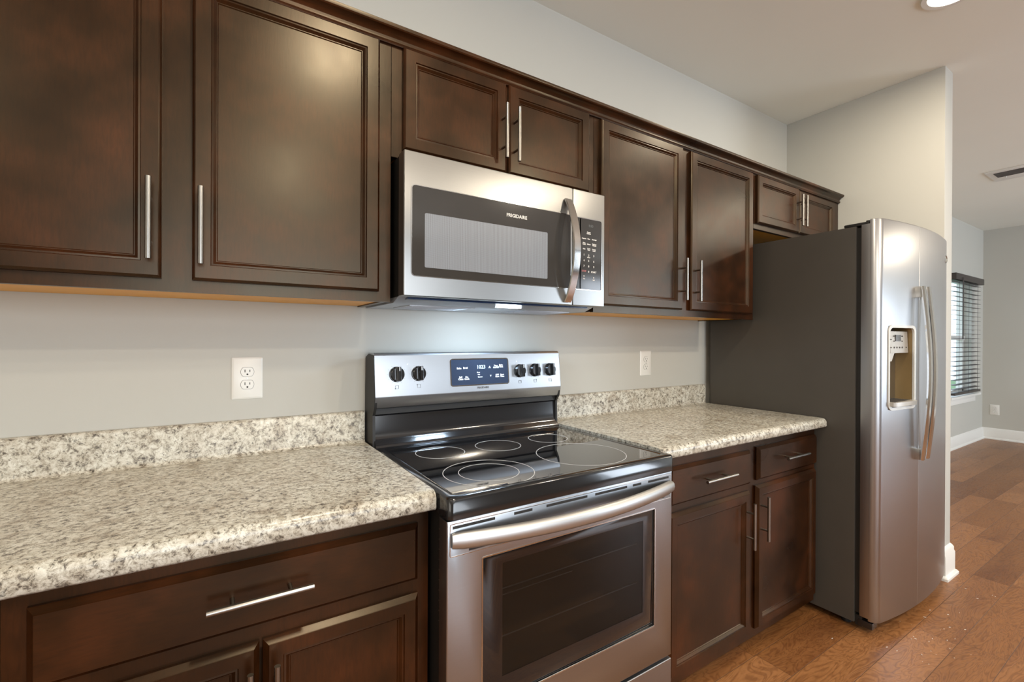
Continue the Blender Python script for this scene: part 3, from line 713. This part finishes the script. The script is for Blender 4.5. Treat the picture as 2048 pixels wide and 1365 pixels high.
# slots
mb = MB()
for a, b in ((0.018, 0.130), (0.185, 0.240), (0.285, 0.425), (0.455, 0.580), (0.605, 0.640), (0.672, 0.765)):
    box('vent_slot', 'slot', od, a, b, OY - 0.0008, OY + 0.001, 0.832, 0.8385)
for a, b in ((0.060, 0.150), (0.68, 0.745)): box('vent_slot', 'slot', od, a, b, OY - 0.0008, OY + 0.001, 0.774, 0.781)
rim(0.012, 0.774, 0.770, 0.843, 0.003, 0.0015, OY - 0.0012, OY + 0.001).build('recess_edge', 'chrome', od)
mb = MB(); pts = []
for i in range(33):
    t = i / 32; x = 0.014 + (0.773 - 0.014) * t
    pts.append((x, OY - 0.006 - 0.052 * math.sin(math.pi * t) ** 0.85, 0.807))
def hs(t):
    e = min(1.0, min(t, 1 - t) / 0.012) ** 0.5 if 0 < t < 1 else 0.86
    e = max(e, 0.86); h = 0.0200 * e
    return [(0.004, -h), (-0.003, -h * 0.92), (-0.0085, -h * 0.6), (-0.0105, 0), (-0.0085, h * 0.6), (-0.003, h * 0.92), (0.004, h), (0.005, 0)]
mb.sweep(pts, lambda t: [(-a_, b_) for a_, b_ in hs(t)])
mb.build('handle', 'satin', od, angle=60)
# oven interior seen through the glass
box('oven_liner', 'oven', rg, 0.10, 0.70, -0.6445, -0.6415, 0.395, 0.745)
mb = MB()
for z in (0.520, 0.640):
    mb.cyl((0.152, -0.655, z), (0.655, -0.655, z), 0.0016, 8)
mb.cyl((0.152, -0.652, 0.622), (0.40, -0.652, 0.622), 0.0012, 8)
mb.build('oven_rack', 'rack', rg)
# storage drawer
sd = MB().box(RX0, RX1, OY, -0.645, 0.060, 0.258, 0.004, 3).build('storage_drawer', 'steel', rg)
box('kick_plate', 'blackm', rg, RX0 + 0.01, RX1 - 0.01, -0.655, -0.64, 0.03, 0.06)
# screws on the left side of body
for i in range(10): MB().cyl((RX0 + 0.0025, -0.638, 0.82 - i * 0.024), (RX0 + 0.0045, -0.638, 0.82 - i * 0.024), 0.0015, 8).build('side_rivet', 'rack', rg)

# ------------------------------------------------------------------ refrigerator
fg = thing('refrigerator', 'side-by-side stainless refrigerator with dark grey sides and ice dispenser', 'refrigerator', (2.36, -0.4, 0))
FX0, FX1 = 1.930, 2.792
box('body', 'fside', fg, FX0, FX1, -0.748, -0.040, 0.030, 1.772, bev=0.003)
for x in (1.98, 2.74):
    for y in (-0.70, -0.10): MB().cyl((x, y, 0), (x, y, 0.031), 0.02, 12).build('foot', 'blackm', fg)
box('gasket', 'blackm', fg, FX0 + 0.010, FX1 - 0.010, -0.768, -0.748, 0.075, 1.765)
box('base_grille', 'blackm', fg, FX0 + 0.01, FX1 - 0.01, -0.775, -0.748, 0.018, 0.064, bev=0.004)
mb = MB(); mb.box(FX0 + 0.006, FX0 + 0.075, -0.815, -0.76, 0.022, 0.052, 0.008); mb.cyl((FX0 + 0.035, -0.80, 0.05), (FX0 + 0.035, -0.80, 0.075), 0.010, 12)
mb.build('lower_hinge', 'black', fg)
mb = MB(); mb.box(FX0 + 0.004, FX0 + 0.07, -0.795, -0.70, 1.773, 1.786, 0.004); mb.cyl((FX0 + 0.03, -0.785, 1.775), (FX0 + 0.03, -0.785, 1.794), 0.010, 12)
mb.build('upper_hinge', 'blackm', fg)
SX = 2.264
def fy_(x):
    u_ = (x - 2.361) / 0.431; y = -0.833 - 0.040 * (1 - u_ * u_)
    r = 0.028
    for e in (x - FX0, FX1 - x):
        if e < r: y += (0.030) * (1 - math.sqrt(max(0, 1 - ((r - e) / r) ** 2)))
    return y
def fdoor(name, x0, x1, hole=None):
    z0, z1 = 0.060, 1.793
    xs = sorted(set([x0, x1] + ([hole[0], hole[1]] if hole else []) + [x0 + 0.0025, x1 - 0.0025] + [x0 + (x1 - x0) * i / 24 for i in range(25)] + [FX0 + d_ for d_ in (0.001, 0.003, 0.006, 0.010, 0.015, 0.021, 0.028) if x0 < FX0 + d_ < x1] + [FX1 - d_ for d_ in (0.001, 0.003, 0.006, 0.010, 0.015, 0.021, 0.028) if x0 < FX1 - d_ < x1]))
    zs = [z0, z0 + 0.004] + ([hole[2], hole[3]] if hole else [0.6, 1.2]) + [z1 - 0.004, z1]
    mb = MB(); yb = -0.800
    def yy(x, z):
        y = fy_(x)
        if z in (z0, z1): y += 0.003
        if abs(x - SX) < 0.0024: y += 0.0035
        return y
    fv = [[mb.bm.verts.new((x, yy(x, z), z)) for z in zs] for x in xs]
    bvb = [mb.bm.verts.new((x, yb, z0)) for x in xs]; bvt = [mb.bm.verts.new((x, yb, z1)) for x in xs]
    for i in range(len(xs) - 1):
        for j in range(len(zs) - 1):
            if hole and hole[0] <= (xs[i] + xs[i + 1]) / 2 <= hole[1] and hole[2] <= (zs[j] + zs[j + 1]) / 2 <= hole[3]: continue
            mb.bm.faces.new((fv[i][j], fv[i + 1][j], fv[i + 1][j + 1], fv[i][j + 1]))
        mb.bm.faces.new((bvb[i], bvb[i + 1], fv[i + 1][0], fv[i][0])); mb.bm.faces.new((fv[i][-1], fv[i + 1][-1], bvt[i + 1], bvt[i]))
    for k in (0, -1):
        mb.bm.faces.new([bvb[k]] + [v for v in fv[k]] + [bvt[k]])
    # back half of the door, slightly lower
    mb.box(x0 + 0.0005, x1 - 0.0005, -0.801, -0.768, 0.068, 1.775, 0.002)
    return mb.build(name, 'steelv', fg, angle=40)
HX0, HX1, HZ0, HZ1 = 1.992, 2.222, 0.968, 1.338
fz = fdoor('freezer_door', FX0, SX - 0.0015, (HX0 + 0.004, HX1 - 0.004, HZ0 + 0.004, HZ1 - 0.004))
fd = fdoor('fresh_food_door', SX + 0.0015, FX1)
# dispenser bezel follows the bowed door
a = rounded_rect(HX0, HX1, HZ0, HZ1, 0.030, 8); a2 = rounded_rect(HX0 + 0.012, HX1 - 0.012, HZ0 + 0.012, HZ1 - 0.012, 0.024, 8)
mb = MB(); rings = [(a, 0.001), (a, -0.004), (a2, -0.003), (a2, 0.006)]
V = [[mb.bm.verts.new((p[0], fy_(p[0]) + dd, p[1])) for p in ring] for ring, dd in rings]
for k in range(3):
    for i in range(len(a)): mb.bm.faces.new((V[k][i], V[k][(i + 1) % len(a)], V[k + 1][(i + 1) % len(a)], V[k + 1][i]))
bz = mb.build('dispenser_bezel', 'bezel', fz, angle=40)
mb = MB(); mb.bm.faces.new([mb.bm.verts.new(p) for p in ((HX0 + .006, -0.782, HZ0 + .006), (HX1 - .006, -0.782, HZ0 + .006), (HX1 - .006, -0.782, HZ1 - .006), (HX0 + .006, -0.782, HZ1 - .006))])
W_ = [[mb.bm.verts.new((p[0], fy_(p[0]) + 0.005 if k == 0 else -0.7825, p[1])) for p in a2] for k in (0, 1)]
for i in range(len(a2)): mb.bm.faces.new((W_[0][i], W_[0][(i + 1) % len(a2)], W_[1][(i + 1) % len(a2)], W_[1][i]))
mb.build('dispenser_cavity', 'cavity', fz)
mb = MB(); mb.loops([[(HX0 + 0.013, -0.850, 1.216), (HX1 - 0.018, -0.850, 1.216), (HX1 - 0.018, -0.785, 1.216), (HX0 + 0.013, -0.785, 1.216)],
                     [(HX0 + 0.013, -0.846, 1.311), (HX1 - 0.018, -0.846, 1.311), (HX1 - 0.018, -0.785, 1.311), (HX0 + 0.013, -0.785, 1.311)]])
dp = mb.build('dispenser_panel', 'silver', fz)
MB().box(2.060, 2.118, -0.8505, -0.846, 1.268, 1.296).build('lcd_screen', 'lcd', dp)
mb = MB()
for i in range(4): MB().cyl((2.045 + i * 0.030, -0.8515, 1.240), (2.045 + i * 0.030, -0.846, 1.240), 0.0035, 10).build('dispenser_button', 'darkprint', dp)
for x, z in ((2.045, 1.290), (2.045, 1.268), (2.135, 1.290), (2.135, 1.268), (2.01, 1.275), (2.01, 1.240), (2.18, 1.240)): MB().cyl((x, -0.8515, z), (x, -0.846, z), 0.0025, 8).build('dispenser_button', 'darkprint', dp)
MB().loops([[(HX0 + 0.015, -0.848, 1.216), (HX0 + 0.060, -0.848, 1.216), (HX0 + 0.060, -0.79, 1.216), (HX0 + 0.015, -0.79, 1.216)], [(HX0 + 0.015, -0.842, 1.180), (HX0 + 0.050, -0.842, 1.180), (HX0 + 0.050, -0.79, 1.180), (HX0 + 0.015, -0.79, 1.180)]]).build('ice_chute', 'bezel', fz)
mb = MB(); tr = [(HX0 + 0.010, -0.790), (HX0 + 0.010, -0.862), (HX0 + 0.03, -0.872), (HX1 - 0.03, -0.886), (HX1 - 0.010, -0.878), (HX1 - 0.010, -0.790)]
mb.loops([[(p[0], p[1], 0.986) for p in tr], [(p[0], p[1], 1.004) for p in tr]]); mb.build('drip_tray', 'silver', fz)
mb = MB()
for i in range(10): mb.box(HX0 + 0.03 + i * 0.018, HX0 + 0.038 + i * 0.018, -0.862, -0.80, 1.0035, 1.0055)
mb.build('drip_grid', 'darkprint', fz)
def fhandle(par, xc):
    mb = MB(); pts = []
    for i in range(27):
        t = i / 26; z = 0.735 + (1.515 - 0.735) * t
        pts.append((xc, -0.893 - 0.026 * math.sin(math.pi * t), z))
    mb.sweep(pts, lambda t: [(-0.011, -0.007), (0.011, -0.007), (0.014, 0), (0.011, 0.007), (-0.011, 0.007), (-0.014, 0)], up=Vector((0, 1, 0)))
    for z0, z1 in ((0.735, 0.785), (1.465, 1.515)): mb.box(xc - 0.013, xc + 0.013, -0.897, fy_(xc) + 0.002, z0, z1, 0.003)
    return mb.build('handle', 'chrome', par, angle=40)
fhandle(fz, 2.232); fhandle(fd, 2.296)
lx = 2.712; ly = fy_(lx)
mb = MB(); mb.ring((lx, ly - 0.0005, 1.690), 0.016, 0.020, 'y', 0.003, 28); mb.cyl((lx, ly + 0.003, 1.690), (lx, ly - 0.002, 1.690), 0.016, 28); mb.build('badge', 'chrome', fd)

# ------------------------------------------------------------------ wall outlets
def outlet_parts(t, u0, u1, z0, z1, axis, w):
    """duplex outlet with cover plate. axis 'y': on a wall facing -y at y=w; axis 'x': on a wall facing -x at x=w"""
    def P(u, d, z): return (u, w - d, z) if axis == 'y' else (w - d, u, z)
    def slab(name, pts, d0, d1, mat, par):
        mb = MB(); mb.loops([[P(u, d, z) for u, z in pts] for d in (d0, d1)]); return mb.build(name, mat, par)
    mb = MB(); r0 = rounded_rect(u0, u1, z0, z1, 0.003); r1 = rounded_rect(u0 + 0.005, u1 - 0.005, z0 + 0.005, z1 - 0.005, 0.003)
    mb.loops([[P(u, 0, z) for u, z in r0], [P(u, 0.002, z) for u, z in r0], [P(u, 0.0055, z) for u, z in r1]])
    pl = mb.build('cover_plate', 'white', t)
    uc, zc = (u0 + u1) / 2, (z0 + z1) / 2
    for dz in (0.0195, -0.0195):
        c = zc + dz; n = 24; pts = []
        for i in range(n):
            a = 2 * math.pi * i / n; pts.append((uc + 0.0175 * math.cos(a), c + max(-0.0135, min(0.0135, 0.0175 * math.sin(a)))))
        o = slab('receptacle', pts, 0.0055, 0.0072, 'white', t)
        mb = MB()
        for i in range(n):
            pass
        mb.loops([[P(u, 0.0054, z) for u, z in [(uc + (u - uc) * 1.05, c + (z - c) * 1.06) for u, z in pts]], [P(u, 0.0058, z) for u, z in [(uc + (u - uc) * 1.05, c + (z - c) * 1.06) for u, z in pts]]])
        mb.build('receptacle_gap', 'grille', t)
        for du, hh in ((-0.0065, 0.0042), (0.0065, 0.0034)):
            slab('slot', [(uc + du - 0.0011, c + 0.003 - hh), (uc + du + 0.0011, c + 0.003 - hh), (uc + du + 0.0011, c + 0.003 + hh), (uc + du - 0.0011, c + 0.003 + hh)], 0.0070, 0.0075, 'slot', o)
        slab('ground_hole', [(uc + 0.0026 * math.cos(2 * math.pi * i / 12), c - 0.0075 + 0.0026 * math.sin(2 * math.pi * i / 12)) for i in range(12)], 0.0070, 0.0075, 'slot', o)
    slab('screw', [(uc + 0.0022 * math.cos(2 * math.pi * i / 12), zc + 0.0022 * math.sin(2 * math.pi * i / 12)) for i in range(12)], 0.0055, 0.0064, 'nickel', t)
t = thing('wall_outlet', 'white double outlet on the wall above the counter left of the range', 'outlet', (-0.355, 0, 1.145), 'wall outlets'); outlet_parts(t, -0.397, -0.314, 1.080, 1.208, 'y', 0)
t = thing('wall_outlet', 'white double outlet on the wall above the counter between range and refrigerator', 'outlet', (1.437, 0, 1.149), 'wall outlets'); outlet_parts(t, 1.396, 1.478, 1.085, 1.213, 'y', 0)
t = thing('wall_outlet', 'white double outlet low on the far room wall right of the blind', 'outlet', (XR, 0.024, 0.385), 'wall outlets'); outlet_parts(t, -0.019, 0.067, 0.318, 0.450, 'x', XR)

# ------------------------------------------------------------------ small debris on the floor by the refrigerator
mb = MB()
for i in range(38):
    if i < 26: x, y = random.uniform(1.85, 2.85), random.uniform(-1.02, -0.86)
    else: x, y = random.uniform(1.35, 2.3), random.uniform(-1.15, -0.70)
    s_ = random.uniform(0.0008, 0.0028); a = random.uniform(0, math.pi); el = random.uniform(1, 2.6)
    pts = [(x + s_ * el * math.cos(q) * math.cos(a) - s_ * 0.5 * math.sin(q) * math.sin(a), y + s_ * el * math.cos(q) * math.sin(a) + s_ * 0.5 * math.sin(q) * math.cos(a)) for q in [k * math.pi / 3 for k in range(6)]]
    mb.prism(pts, 'z', 0.0, 0.0012)
db = mb.build('debris', 'chip'); db['kind'] = 'stuff'; db['label'] = 'tiny pale chips scattered on the wood floor in front of the refrigerator'; db['category'] = 'debris'
